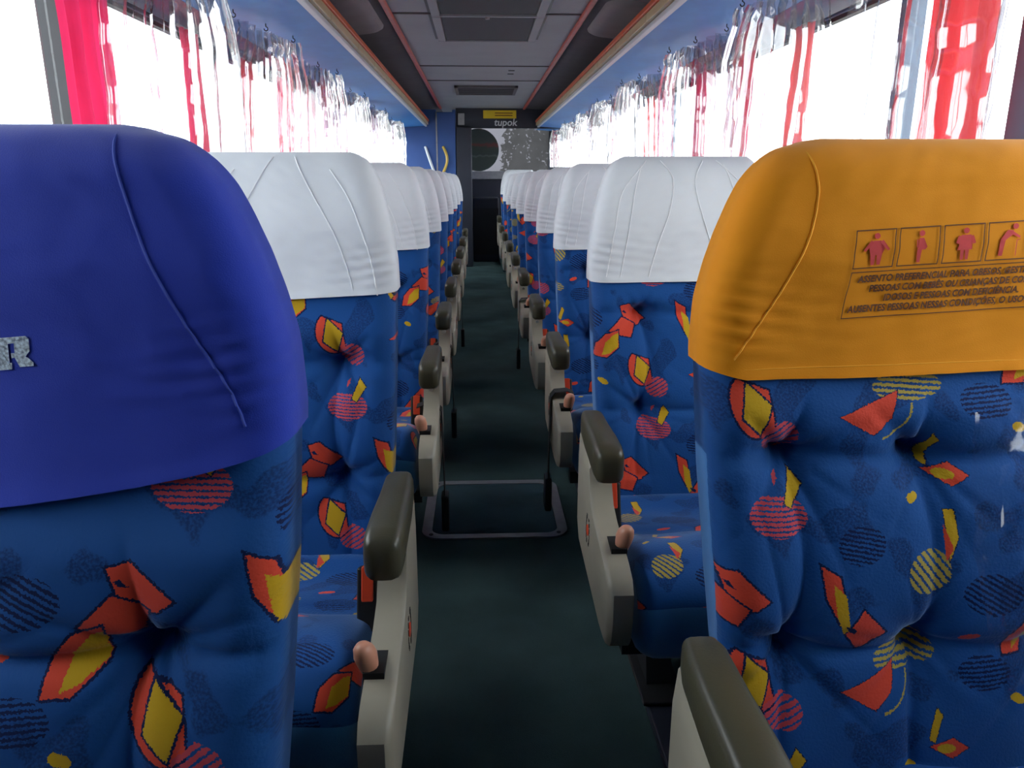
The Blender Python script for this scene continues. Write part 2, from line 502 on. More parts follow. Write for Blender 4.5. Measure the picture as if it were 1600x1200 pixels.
AX = 0.055           # aisle centre
def side_x(s, off):  # lateral place measured from the aisle centre
    return AX + s * off
for s, nm in ((-1, 'left'), (1, 'right')):
    # side ceiling sloping down from the red rail to the wall
    q = [(side_x(s, 0.515), ZC), (side_x(s, 0.80), ZC - 0.02), (side_x(s, 1.10), ZC - 0.09), (side_x(s, 1.225), ZC - 0.17)]
    o = MB().prism(q + [(x, z + 0.03) for x, z in q[::-1]], 'y', YF, YB).build('ceiling_side_' + nm, M['ceil_side'])
    struct(o)
    ends = [0.6, 1.75, 2.9, 3.95, 4.85] if s < 0 else [0.5, 1.6, 2.75, 3.95, 4.9]
    for k in range(len(ends) - 1):
        pts = rounded_rect(0.0, 0.40, ends[k] + 0.02, ends[k + 1] - 0.02, 0.13, 6)
        loops = []
        for ins, dz in ((0, 0), (0.004, -0.012), (0.02, -0.022), (0.05, -0.026)):
            L = []
            for (a, y) in pts:
                aa = 0.20 + (a - 0.20) * (1 - ins / 0.2)
                ym = (ends[k] + ends[k + 1]) / 2
                y2 = ym + (y - ym) * (1 - ins / 0.5)
                off = 0.585 + aa
                z = ZC - 0.02 * (off - 0.515) / 0.285 if off < 0.80 else ZC - 0.02 - 0.07 * (off - 0.80) / 0.30
                L.append((side_x(s, off), y2, z + dz))
            loops.append(L)
        MB().loft(loops).build('ceiling_pad', M['pad'], o, smooth=40)
    rr = struct(box_obj('trim_%d' % (1 if s < 0 else 2), min(side_x(s, 0.50), side_x(s, 0.53)), max(side_x(s, 0.50), side_x(s, 0.53)), YF, 9.88, ZC - 0.022, ZC - 0.001, M['redtrim'], bevel=0.006))
    # luggage rack : blue underside, glossy outer strip, edge mouldings
    yend = 9.86 if s < 0 else 10.6
    rk = tag(empty('luggage_rack', (side_x(s, 0.95), 4, 1.68)),
             'blue overhead luggage rack with orange edge moulding along the %s windows' % nm, 'luggage rack')
    def rb(name, poly, m, y0=YF + 0.02, y1=yend, bevel=0.0):
        p = [(side_x(s, a) - rk.location.x, z - rk.location.z) for a, z in poly]
        return MB().prism(p, 'y', y0 - 4, y1 - 4).build(name, m, rk, bevel=bevel)
    rb('underside', [(0.71, 1.735), (1.10, 1.712), (1.10, 1.725), (0.71, 1.752)], M['rack_blue'])
    rb('glossy_strip', [(1.101, 1.711), (1.20, 1.662), (1.20, 1.677), (1.101, 1.725)], M['rack_gloss'])
    rb('white_edge', [(0.684, 1.726), (0.71, 1.726), (0.71, 1.746), (0.684, 1.746)], M['white_trim'], bevel=0.003)
    rb('orange_edge', [(0.660, 1.785), (0.705, 1.785), (0.705, 1.812), (0.660, 1.812)], M['orange'], bevel=0.005)
    y = YF + 0.05; k = 0
    while y < yend - 0.05:
        ln = (0.62, 0.9, 0.75)[k % 3]
        y2 = min(y + ln, yend)
        rb('light_diffuser', [(0.668, 1.748), (0.70, 1.748), (0.70, 1.784), (0.668, 1.784)], M['beige'], y, y2 - 0.008, 0.003)
        y = y2; k += 1
    rb('rack_liner', [(0.71, 1.753), (1.10, 1.727), (1.20, 1.70), (1.20, 1.706), (1.10, 1.733), (0.71, 1.76)], M['dark_hole'])
    # wall below the windows, header above, posts
    xw = XL if s < 0 else XR
    xo = xw + s * 0.05
    a, b = min(xw, xo), max(xw, xo)
    w = struct(box_obj('wall_' + nm, a, b, YF, YB, 0, WZ0, M['wall']))
    h = MB().box(a, b, YF, YB, WZ1, ZC).build('upper_wall', M['wall'], w); h.location = -w.location
    posts = ([(-0.84, .05), (0.20, .05), (1.12, .05), (2.36, .018), (3.72, .03), (5.05, .04), (6.55, .04), (8.05, .04), (9.5, .06)] if s < 0 else
             [(-0.84, .05), (0.20, .05), (1.765, .19), (2.40, .035), (3.85, .03), (5.2, .035), (6.6, .04), (8.0, .04), (9.4, .04), (10.7, .06)])
    for (y, ww) in posts:
        p = MB().box(a - 0.005, b + 0.005, y - ww / 2, y + ww / 2, WZ0, WZ1).build('window_post', M['post'] if (ww > 0.1 or ww == .035) else M['rubber'], w)
        p.location = -w.location
    bp_ = MB().box(a - 0.004, b + 0.004, -0.86, 0.22, WZ0 + 0.001, WZ1 - 0.001).build('light_block_panel', M['wall'], w); bp_.location = -w.location  # unseen panel added beside the camera to dim the front seats
    ys = [YF] + [p[0] for p in posts] + [YB]
    for k in range(len(ys) - 1):
        if k == 1: continue
        y0, y1 = ys[k] + 0.015, ys[k + 1] - 0.015
        if k > 0: y0 = ys[k] + posts[k - 1][1] / 2
        if k < len(posts): y1 = ys[k + 1] - posts[k][1] / 2
        n = k + 1 if s < 0 else k + 21
        wo = struct(empty('window_%d' % n, ((a + b) / 2, (y0 + y1) / 2, WZ0)))
        hl = (y1 - y0) / 2 - 0.002
        MB().box(-0.003, 0.003, -hl, hl, 0.012, WZ1 - WZ0 - 0.012).build('pane', M['glass'], wo)
        fr = MB()
        fr.box(-0.014, 0.014, -hl, hl, 0.0, 0.014); fr.box(-0.014, 0.014, -hl, hl, WZ1 - WZ0 - 0.014, WZ1 - WZ0)
        fr.build('window_frame', M['rubber'], wo)
# roof shell outside
ro = struct(MB().box(XL - 0.1, XR + 0.1, YF - 0.1, YB + 0.1, 0, 0.03).build('roof', M['white_trim'])); ro.location = (0, 0, ZC + 0.06)

# front end behind the camera with windscreen
wf = struct(box_obj('wall_front', XL - 0.05, XR + 0.05, YF - 0.1, YF, 0, 0.75, M['navy']))
hh = MB().box(XL - 0.05, XR + 0.05, YF - 0.1, YF, 1.8, ZC).build('upper_wall', M['navy'], wf); hh.location = -wf.location
pt = struct(box_obj('wall_added_partition', XL, -0.42, -0.86, -0.82, 0, ZC - 0.2, M['navy']))  # unseen partition, added closed to keep windscreen light off the seat fronts
for (x0, x1, z0, z1) in ((0.52, XR, 0, ZC - 0.2), (-0.415, 0.515, 0, ZC - 0.2)):
    u = MB().box(x0, x1, -0.86, -0.82, z0, z1).build('added_partition_panel', M['navy'], pt); u.location = -pt.location
wn = struct(empty('window_50', (0, YF - 0.05, 0.75)))
MB().box(XL - 0.05, XR + 0.05, -0.004, 0.004, 0, 1.05).build('pane', M['glass'], wn)

# rear wall with tinted window
wb = struct(box_obj('wall_back', XL - 0.05, XR + 0.05, YB, YB + 0.06, 0, 1.10, M['navy']))
for (x0, x1, z0, z1) in ((XL - 0.05, -0.14, 1.10, 1.90), (1.0, XR + 0.05, 1.10, 1.90), (XL - 0.05, XR + 0.05, 1.90, ZC)):
    u = MB().box(x0, x1, YB, YB + 0.06, z0, z1).build('upper_wall', M['navy'], wb); u.location = -wb.location
wr = struct(empty('window_51', (0.43, YB + 0.03, 1.10)))
fp = MB()
fp.face([fp.vert(p) for p in ((-0.57, 0, 0), (0.57, 0, 0), (0.57, 0, 0.8), (-0.57, 0, 0.8))])
fp.build('pane', M['film'], wr)
MB().box(-0.57, 0.57, -0.05, -0.032, 0.0, 0.11).build('window_sill', M['alu'], wr, bevel=0.004)
# round picture sticker on the tinted glass
def disc_mat():
    m = bpy.data.materials.new('green_round_sticker'); m.use_nodes = True
    nt = m.node_tree; b = nt.nodes['Principled BSDF']
    tc = nt.nodes.new('ShaderNodeTexCoord'); sp = nt.nodes.new('ShaderNodeSeparateXYZ')
    nt.links.new(tc.outputs['Object'], sp.inputs[0])
    n = nt.nodes.new('ShaderNodeTexNoise'); n.inputs['Scale'].default_value = 12
    nt.links.new(tc.outputs['Object'], n.inputs['Vector'])
    ad = nt.nodes.new('ShaderNodeMath'); ad.operation = 'MULTIPLY_ADD'; ad.inputs[1].default_value = 0.08
    nt.links.new(n.outputs['Fac'], ad.inputs[0]); nt.links.new(sp.outputs['Z'], ad.inputs[2])
    mr = nt.nodes.new('ShaderNodeMapRange'); mr.inputs[1].default_value = -0.25; mr.inputs[2].default_value = 0.33
    nt.links.new(ad.outputs[0], mr.inputs[0])
    r = nt.nodes.new('ShaderNodeValToRGB'); r.color_ramp.interpolation = 'EASE'
    cs = ((0, (48, 62, 58)), (0.32, (52, 66, 60)), (0.36, (86, 98, 92)), (0.40, (50, 64, 60)), (0.56, (58, 70, 62)), (0.62, (108, 56, 54)), (0.68, (64, 76, 72)), (1.0, (60, 74, 74)))
    e = r.color_ramp.elements
    e[0].position, e[0].color = cs[0][0], lin(cs[0][1]); e[1].position, e[1].color = 1.0, lin(cs[-1][1])
    for p, c in cs[1:-1]:
        x = e.new(p); x.color = lin(c)
    nt.links.new(mr.outputs[0], r.inputs[0]); nt.links.new(r.outputs[0], b.inputs['Base Color'])
    b.inputs['Roughness'].default_value = 0.5
    return m
st = MB().tube([(0, 0, 0), (0, -0.003, 0)], 0.29, 40).build('round_sticker', disc_mat(), None)
st.location = (0.0, YB + 0.022, 1.50)
tag(st, 'dark green round sticker on the grey rear window', 'sticker')

# toilet cabin at the back left, dark doorway edge, header with signs
wc = tag(empty('toilet_cabin', (-0.72, 10.4, 0)), 'deep blue toilet cabin wall in the back left corner', 'cabin')
cbox('front_wall', XL + 0.01, -0.52, 9.9, 9.94, 0, ZC - 0.02, M['wc_blue'], wc)
cbox('door', -0.512, -0.285, 9.895, 9.935, 0, ZC - 0.05, M['wc_blue'], wc, 0.004)
cbox('side_wall', -0.32, -0.28, 9.94, YB - 0.01, 0, ZC - 0.02, M['wc_blue'], wc)
cbox('corner_strip', -0.525, -0.508, 9.885, 9.9, 0, ZC - 0.05, M['alu'], wc)
dp = struct(box_obj('trim_5', -0.275, -0.085, 9.9, 10.15, 0, ZC - 0.22, M['navy'], bevel=0.01))
hp = struct(box_obj('trim_6', -0.275, XR - 0.01, 9.95, 10.0, ZC - 0.235, ZC - 0.001, M['navy']))
cl = tag(box_obj('switch_plate', -0.25, -0.17, 9.93, 9.948, ZC - 0.20, ZC - 0.06, M['alu'], bevel=0.004), 'narrow grey plate high on the dark bulkhead beside the toilet cabin', 'plate')
ys_ = tag(empty('yellow_sign', (0.27, 9.94, ZC - 0.12)), 'yellow notice strip on the dark bulkhead above the rear window', 'sign')
MB().box(-0.205, 0.205, -0.004, 0.0, 0.0, 0.095).build('board', M['yellow_sign'], ys_)
for z in (0.03, 0.058):
    MB().box(-0.06, 0.16, -0.006, -0.0041, z, z + 0.010).build('dark_line', M['print_brown'], ys_)

def text_mesh(body, size, bold=0.0, shear=0.0, align='LEFT', spacing=1.0):
    cu = bpy.data.curves.new('txt', 'FONT')
    cu.body = body; cu.size = size; cu.offset = bold; cu.shear = shear; cu.align_x = align
    cu.space_character = spacing; cu.resolution_u = 3
    o = bpy.data.objects.new('txt', cu); COL.objects.link(o)
    dg = bpy.context.evaluated_depsgraph_get()
    dg.update()
    me = bpy.data.meshes.new_from_object(o.evaluated_get(dg))
    vs = [tuple(v.co) for v in me.vertices]; fs = [tuple(p.vertices) for p in me.polygons]
    bpy.data.objects.remove(o); bpy.data.curves.remove(cu); bpy.data.meshes.remove(me)
    return vs, fs
vs, fs = text_mesh('tupok', 0.12, 0.002, 0.15, 'CENTER')
b = MB(); b.v = [(x, 0, y) for x, y, z in vs]
for f in fs: b.face(f)
lt = b.build('lettering', M['letter'], None, recalc=False)
lt.location = (0.34, 9.945, ZC - 0.205)
tag(lt, 'pale lettering below the yellow notice at the rear', 'lettering')

for x, sgn, m, lab in ((-0.66, 1, 'handle_white', 'white curved grab handle on the blue toilet cabin wall'), (-0.44, -1, 'handle_yellow', 'yellow curved grab handle on the blue toilet cabin wall')):
    pts = []
    for k in range(9):
        t = k / 8
        pts.append((sgn * (0.10 * t if sgn > 0 else 0.05 * math.sin(math.pi * t) * -1), -0.05 * math.sin(math.pi * t), 0.30 * (1 - t)))
    h = MB().tube(pts, 0.017, 8).build('grab_handle', M[m], None, smooth=40)
    h.location = (x, 9.90 if sgn > 0 else 9.895, 1.19)
    tag(h, lab, 'handle')

# floor hatch ring with screws
ha = tag(empty('floor_hatch', (0.04, 2.415, 0)), 'carpeted aisle floor hatch in a rounded aluminium frame', 'hatch')
outer = rounded_rect(-0.235, 0.235, -0.235, 0.235, 0.06, 6); inner = rounded_rect(-0.203, 0.203, -0.207, 0.203, 0.04, 6)
mb = MB(); n = len(outer)
for z in (0.0005, 0.006):
    for p in outer: mb.vert((*p, z))
    for p in inner: mb.vert((*p, z))
for i in range(n):
    j = (i + 1) % n
    mb.face((2 * n + i, 2 * n + j, 3 * n + j, 3 * n + i)); mb.face((i, j, 2 * n + j, 2 * n + i)); mb.face((n + j, n + i, 3 * n + i, 3 * n + j)); mb.face((j, i, n + i, n + j))
mb.build('frame', M['alu'], ha)
MB().prism([(x * 0.99, y * 0.99) for x, y in inner], 'z', 0.0005, 0.004).build('lid', M['carpet2'], ha)
for sx in (-1, 1):
    for sy in (-1, 1):
        MB().tube([(sx * 0.204, sy * 0.207, 0.006), (sx * 0.204, sy * 0.207, 0.0075)], 0.007, 10).build('screw', M['black'], ha)
# seat mounting rails on the floor either side
for k, (x0, x1) in enumerate(((-0.30, -0.235), (0.345, 0.41))):
    t = struct(box_obj('trim_%d' % (7 + k), x0, x1, YF + 0.3, 9.8, 0.0005, 0.022, M['navy'], bevel=0.004))
struct(box_obj('trim_9', 0.28, XR - 0.005, 9.15, YB - 0.01, 0.0225, 0.0825, M['carpet']))
# dark console closing the aisle at the back
co = box_obj('rear_console', -0.08, 0.27, 10.5, 11.1, 0, 0.86, M['navy'], bevel=0.02)
co.data.materials[0] = M['navy']
rc = MB().box(-0.17, 0.17, -0.302, -0.3001, 0.10, 0.72).build('front_panel', M['dark_steel'], co)
tag(co, 'low dark console closing the aisle under the rear window', 'console')

# ------------------------------------------------------------------ seats
def interp(tab, x):
    if x <= tab[0][0]: return tab[0][1]
    for (a, b), (c, d) in zip(tab, tab[1:]):
        if x <= c:
            t = (x - a) / (c - a); return b + (d - b) * t
    return tab[-1][1]
ZB, ZT = 0.27, 1.15
INSET = [(0.27, 0.045), (0.36, 0.034), (0.45, 0.022), (0.55, 0.012), (0.7, 0.004), (0.86, 0.0), (0.93, 0.006), (0.98, 0.018), (1.02, 0.032), (1.06, 0.052), (1.09, 0.070), (1.115, 0.092), (1.135, 0.118), (1.143, 0.136), (1.147, 0.155), (1.15, 0.19), (1.3, 0.30)]
LEAN = math.tan(R(13))
TK = 0.12
def front_y(z):
    y = (z - 0.86) * LEAN
    y += -0.016 * math.exp(-((z - 1.02) / 0.08) ** 2) - 0.012 * math.exp(-((z - 0.55) / 0.12) ** 2)
    return y
def top_roll(z, o=0.0):
    r = 0.06
    zz = z - o
    if zz <= ZT - r: return 0.0
    t = min(1.0, (zz - (ZT - r)) / r)
    return (1 - math.sqrt(max(0.0, 1 - t * t))) * TK / 2
def inset(z):
    # a little smoothing of the table
    return (interp(INSET, z - 0.008) + interp(INSET, z) * 2 + interp(INSET, z + 0.008)) / 4
def side_roll(d, r):
    if d >= r: return 0.0
    return r - math.sqrt(max(0.0, r * r - (r - d) ** 2))
def tuft_h(x, z, tufts, w):
    if not tufts: return 0.0
    cols, rows, zf = tufts
    h = 0.018
    edge = min(x, w - x)
    for zr in rows:
        dz = z - zr
        h -= 0.014 * math.exp(-abs(dz) / 0.014) * min(1, edge / 0.03)
    for c in cols:
        for zr in rows:
            dx, dz = x - c, z - zr
            rr = math.hypot(dx, dz)
            h -= 0.042 * math.exp(-(rr / 0.036) ** 1.1)
            if rr < 0.22:
                a = math.atan2(dz, dx)
                h += 0.0045 * math.cos(5 * a + 1.3 + 9 * c) * math.exp(-rr / 0.085) * min(1, rr / 0.02)
                for q in range(9):
                    ang = 6.2832 * (q + 0.42 * math.sin(17.3 * q + 31 * c + 13 * zr)) / 9
                    da = (a - ang + math.pi) % (2 * math.pi) - math.pi
                    if abs(da) < 0.9:
                        ln = 0.05 + 0.05 * abs(math.sin(5.1 * q + 7 * c + 3 * zr))
                        h -= 0.011 * math.exp(-rr / ln) * math.exp(-abs(da * rr) / 0.006) * min(1, rr / 0.012)
        # vertical pull between the buttons, bowed
        if z < max(rows) + 0.02 and z > min(rows) - 0.16:
            bow = 0.016 * math.sin((z - min(rows)) * 14)
            h -= 0.012 * math.exp(-abs(x - c - bow) / 0.018)
    # gathered ripples along the borders
    h += 0.0014 * math.sin(z * 260 + 3 * math.sin(z * 37)) * math.exp(-edge / 0.03)
    h += 0.004 * noise.noise((x * 9, z * 9, w))
    k = min(1.0, max(0.0, (zf - z) / 0.06))
    return h * k * k * (3 - 2 * k)

def wrinkle(x, z, d, seed):
    f = math.exp(-d / 0.06) * math.exp(-((z - 0.92) / 0.05) ** 2)
    return (0.004 * f * math.sin(z * 300 + x * 40 + seed) + 0.003 * noise.noise((x * 11 + seed, z * 13, 1.7))
            + 0.0016 * noise.noise((x * 30 + seed, (z - x * 0.3) * 60, 4.1)))

def back_shell(w, s, z0, z1, nu, nv, o, tufts, hem=None, wr=0.0, seed=0.0, uv=True, ia=1.0, ib=1.0):
    """rounded reclined cushion; o = outward offset; x runs from the aisle edge (0) to w, mirrored by s"""
    mb = MB()
    r = 0.05
    a_list = []
    for i in range(nu + 1):
        t = i / nu
        a_list.append(0.5 - 0.5 * math.cos(math.pi * (0.12 + 0.76 * t)) )
    lo, hi = a_list[0], a_list[-1]
    a_list = [(a - lo) / (hi - lo) for a in a_list]
    nb = 6
    rows = []
    for j in range(nv + 1):
        t = j / nv
        t = t if t < 0.5 else 0.5 + 0.5 * (1 - (1 - (t - 0.5) * 2) ** 1.5)
        rows.append(t)
    idx = []
    for t in rows:
        loop = []
        for k in range(nu + 1 + nb + 1):
            if k <= nu: a, back = a_list[k], False
            else: a, back = 1 - (k - nu - 1) / nb, True
            zlo = z0 + (hem(a * w) if hem else 0)
            z = zlo + (z1 + o - zlo) * t
            e0 = inset(min(z - o, ZT)) * ia - o; e1 = inset(min(z - o, ZT)) * ib - o
            x = e0 + (w - e0 - e1) * a
            d = min(x - e0, w - e1 - x)
            tr = top_roll(z, o)
            if not back:
                tk = 1 - tr / (TK / 2)
                y = front_y(z) + side_roll(d, r) * tk + tr - o - tuft_h(x, z, tufts, w)
                if wr:
                    y += wr * wrinkle(x, z, d, seed)
                    y -= 0.0035 * math.exp(-((z - zlo) / 0.012) ** 2)
            else:
                y = front_y(z) + TK - side_roll(d, 0.03) * (1 - tr / (TK / 2)) - tr + o
            loop.append((mb.vert((s * x, y, z)), (s * x, z)))
        idx.append(loop)
    n = len(idx[0])
    for j in range(nv):
        for k in range(n):
            k2 = (k + 1) % n
            q = (idx[j][k], idx[j][k2], idx[j + 1][k2], idx[j + 1][k])
            mi = 0
            if k < nu:
                mi = 0
            elif nu < k < n - 1 or s > 0 and q[0][1][1] < 0.72: mi = 1
            mb.face([p[0] for p in q], mi, [p[1] for p in q])
    return mb

def front_pt(x, z, w, s, o, ia=1.0, ib=1.0, seed=None):
    e = inset(min(z, ZT))
    d = max(0.0, min(x - e * ia + o, w - e * ib + o - x))
    tr = top_roll(z, o)
    y = front_y(z) + side_roll(d, 0.05) * (1 - tr / (TK / 2)) + tr - o
    if seed is not None: y += wrinkle(x, z, d, seed)
    return Vector((s * x, y, z))

def cushion(w, s):
    prof = [(-0.12, 0.335), (-0.22, 0.335), (-0.34, 0.352), (-0.46, 0.395), (-0.56, 0.415), (-0.62, 0.405), (-0.655, 0.372), (-0.662, 0.33), (-0.65, 0.275), (-0.62, 0.225), (-0.56, 0.205), (-0.34, 0.205), (-0.12, 0.212)]
    n = len(prof); P = []
    for i in range(n):     # catmull-rom resample
        p0, p1, p2, p3 = prof[i - 1], prof[i], prof[(i + 1) % n], prof[(i + 2) % n]
        m = 4 if i < 9 else 2
        for k in range(m):
            t = k / m
            P.append(tuple(0.5 * (2 * p1[c] + (p2[c] - p0[c]) * t + (2 * p0[c] - 5 * p1[c] + 4 * p2[c] - p3[c]) * t * t + (3 * p1[c] - p0[c] - 3 * p2[c] + p3[c]) * t ** 3) for c in (0, 1)))
    arc = [0]
    for a, b in zip(P, P[1:]): arc.append(arc[-1] + math.hypot(a[0] - b[0], a[1] - b[1]))
    mb = MB(); nx = 28; rows = []
    for i in range(nx + 1):
        x = w * (0.5 - 0.5 * math.cos(math.pi * (0.1 + 0.8 * i / nx)) / math.cos(math.pi * 0.1))
        d = min(x, w - x); ins = side_roll(d, 0.05)
        row = []
        for (y, z) in P:
            zz = 0.30 + (z - 0.30) * (1 - ins / 0.135)
            yy_ = -0.39 + (y + 0.39) * (1 - ins / 0.34)
            if z > 0.33:
                zz += 0.007 * math.sin(math.pi * x / w) - 0.014 * math.exp(-abs(y + 0.37) / 0.016) * min(1, d / 0.05)
                zz += 0.006 * noise.noise((x * 9 + 3, y * 9, 2))
            row.append(mb.vert((s * x, yy_, zz)))
        rows.append(row)
    m = len(P)
    for i in range(nx):
        for k in range(m):
            k2 = (k + 1) % m
            zc = (P[k][1] + P[k2][1]) / 2
            mi = 0 if (k < 26) else 1
            a2 = arc[k2] if k2 else arc[-1] + 0.02
            x0, x1 = w * i / nx, w * (i + 1) / nx
            mb.face((rows[i][k], rows[i + 1][k], rows[i + 1][k2], rows[i][k2]), mi, [(s * x0, -arc[k]), (s * x1, -arc[k]), (s * x1, -a2), (s * x0, -a2)])
    mb.face(rows[0], 1, [(0, 0)] * m); mb.face(rows[-1][::-1], 1, [(0, 0)] * m)
    return mb

def seam(pts, w, s, r=0.0014, ia=1.0, ib=1.0, seed=None):
    """pts: (x, z) control points on the cover"""
    P = []
    n = len(pts)
    for i in range(n - 1):
        p0, p1, p2, p3 = pts[max(i - 1, 0)], pts[i], pts[i + 1], pts[min(i + 2, n - 1)]
        for k in range(8):
            t = k / 8
            P.append(tuple(0.5 * (2 * p1[c] + (p2[c] - p0[c]) * t + (2 * p0[c] - 5 * p1[c] + 4 * p2[c] - p3[c]) * t * t + (3 * p1[c] - p0[c] - 3 * p2[c] + p3[c]) * t ** 3) for c in (0, 1)))
    P.append(pts[-1])
    mb = MB()
    mb.tube([front_pt(x, z, w, s, 0.0062, ia, ib, seed) for x, z in P], r, 5)
    return mb

def armrest(s):
    mb = MB(); loops = []
    for (y, zc, hw, hh, dx) in ((-0.262, 0.575, 0.014, 0.016, 0), (-0.268, 0.577, 0.021, 0.026, 0), (-0.29, 0.577, 0.025, 0.031, 0), (-0.36, 0.574, 0.027, 0.033, 0), (-0.43, 0.570, 0.029, 0.036, 0.002), (-0.485, 0.566, 0.030, 0.037, 0.003), (-0.512, 0.564, 0.028, 0.035, 0.003), (-0.522, 0.562, 0.023, 0.029, 0.003), (-0.526, 0.560, 0.012, 0.016, 0.003)):
        L = []
        for k in range(20):
            a = 2 * math.pi * k / 20
            c, sn = math.cos(a), math.sin(a)
            px = math.copysign(abs(c) ** 0.48, c) * hw; pz = math.copysign(abs(sn) ** 0.48, sn) * hh
            L.append((s * (-0.036 + dx + px), y, zc + pz))
        loops.append(L)
    return mb.loft(loops)

PANEL = [(-0.27, 0.29), (-0.235, 0.33), (-0.235, 0.50), (-0.25, 0.556), (-0.38, 0.556), (-0.415, 0.53), (-0.43, 0.49), (-0.455, 0.458), (-0.50, 0.442), (-0.63, 0.418), (-0.665, 0.406), (-0.682, 0.385), (-0.682, 0.33), (-0.672, 0.285), (-0.655, 0.265), (-0.60, 0.262)]
def side_panel(s, xa, xb):
    # outline bevelled on the aisle side
    c = (-0.45, 0.40)
    loops = []
    for x, k in ((xb, 1.0), (xa + 0.010, 1.0), (xa + 0.003, 0.975), (xa, 0.93)):
        loops.append([(s * x, c[0] + (y - c[0]) * k, c[1] + (z - c[1]) * k) for y, z in PANEL])
    return MB().loft(loops)

SHARED = {}
SEEDS = {}
def make_seat(s, kind, seatw, tufts, cover_mat, thread, hem, seams, name, near):
    root = empty(name, (0, 0, 0))
    nu, nv = (200, 150) if kind == 'wide' else (130, 150)
    ia, ib = (1.0, 1.0) if kind == 'wide' else (0.55, 0.3)
    bx = (0.02 if s < 0 else 0.032) if kind == 'wide' else 0.0
    offs = [bx] if kind == 'wide' else [0.0, seatw + 0.012]
    for n_, x0 in enumerate(offs):
        key = ('b', s, seatw, near, str(tufts))
        if key not in SHARED:
            o = back_shell(seatw, s, ZB, ZT, nu, nv, 0.0, tufts, ia=ia, ib=ib).build('backrest', [M['print'], M['gusset']], root, smooth=True)
            SHARED[key] = o.data
        else:
            o = bpy.data.objects.new('backrest', SHARED[key]); COL.objects.link(o); o.parent = root
        o.location.x = s * x0
        key = ('c', s, seatw)
        if key not in SHARED:
            c = cushion(seatw - 0.01, s).build('seat_cushion', [M['print'], M['gusset']], root, smooth=50)
            SHARED[key] = c.data
        else:
            c = bpy.data.objects.new('seat_cushion', SHARED[key]); COL.objects.link(c); c.parent = root
        c.location = (s * (x0 + 0.005), 0, -0.035 if kind == 'wide' else 0)
        sd = 3.1 * n_ + len(SHARED)
        cv = back_shell(seatw, s, 0.86, ZT, 90 if near else 48, 60 if near else 36, 0.0055, None, hem=hem, wr=1.0, seed=sd, uv=False, ia=ia, ib=ib).build('headrest_cover', [cover_mat, cover_mat], root, smooth=True)
        cv.location.x = s * x0
        for sm in seams:
            seam(sm, seatw, s, ia=ia, ib=ib, seed=sd).build('seam', thread, cv)
            if kind != 'wide' or True:
                seam([(seatw - x, z) for x, z in sm], seatw, s, ia=ia, ib=ib, seed=sd).build('seam', thread, cv)
        if n_ == 0: first_cover = cv; SEEDS[cv.name] = sd
    tw = offs[-1] + seatw
    armrest(s).build('armrest', M['arm'], root, smooth=45)
    p = side_panel(s, -0.058, -0.012).build('side_panel', M['panel'], root, smooth=35)
    # second panel on the window side
    p2 = side_panel(s, -0.058, -0.012).build('side_panel', M['panel'], root, smooth=35)
    p2.location.x = s * (tw + 0.066)
    # slot and recline knob
    MB().box(*sorted((s * -0.040, s * -0.010)), -0.60, -0.535, 0.415, 0.4335).build('lever_slot', M['dark_hole'], p)
    kn = MB(); loops = []
    for (t, r_) in ((0, 0.008), (0.012, 0.012), (0.03, 0.0155), (0.045, 0.017), (0.058, 0.015), (0.066, 0.010), (0.069, 0.004)):
        ctr = Vector((s * -0.018, -0.575 + 0.0, 0.412)) + Vector((s * 0.10, -0.30, 1.0)).normalized() * t
        loops.append([ctr + Vector((math.cos(a), math.sin(a) * 1.15, 0)) * r_ for a in [2 * math.pi * k / 14 for k in range(14)]])
    kn.loft(loops).build('recline_knob', M['knob'], root, smooth=60)
    MB().tube([(s * -0.030, -0.405, 0.497), (s * -0.030, -0.412, 0.4965)], 0.007, 10).build('screw', M['steel'], p) if False else None
    MB().tube([(s * -0.034, -0.4255, 0.508), (s * -0.034, -0.4315, 0.5055)], 0.0075, 12).build('screw', M['steel'], p)
    # emblem on the aisle face
    em = MB().tube([(s * -0.0575, -0.42, 0.385), (s * -0.0595, -0.42, 0.385)], 0.012, 14).build('emblem', M['buckle_red'], p)
    mb = MB()
    for k in range(16):
        if k in (3, 4, 11, 12): continue
        a0, a1 = 2 * math.pi * k / 16, 2 * math.pi * (k + 1) / 16
        mb.box(*sorted((s * -0.0575, s * -0.059)), *sorted((-0.42 + 0.022 * math.cos(a0), -0.42 + 0.022 * math.cos(a1))), *sorted((0.385 + 0.034 * math.sin(a0) - 0.001, 0.385 + 0.034 * math.sin(a1) + 0.001)))
    mb.build('emblem_ring', M['dark_steel'], p)
    # belt buckle between cushion and panel
    bk = MB().prism([(-0.29, 0.34), (-0.275, 0.44), (-0.305, 0.452), (-0.345, 0.35)], 'x', *sorted((s * -0.010, s * 0.026))).build('belt_buckle', M['black'], root, bevel=0.004)
    MB().prism([(-0.300, 0.405), (-0.288, 0.448), (-0.307, 0.4545), (-0.329, 0.400)], 'x', *sorted((s * -0.002, s * 0.018))).build('release_button', M['buckle_red'], bk, bevel=0.002)
    for ch in root.children:
        if ch.name.startswith(('armrest', 'side_panel', 'recline_knob')):
            ch.location.y = -0.05 if s < 0 else 0.02
        if ch.name.startswith('belt_buckle') and s < 0:
            ch.location = (-0.008, -0.10, 0.012)
    # steel frame : cross beams, legs, foot plates
    for yb in (-0.50, -0.22):
        MB().box(*sorted((0, s * tw)), yb - 0.02, yb + 0.02, 0.165, 0.204).build('cross_beam', M['dark_steel'], root)
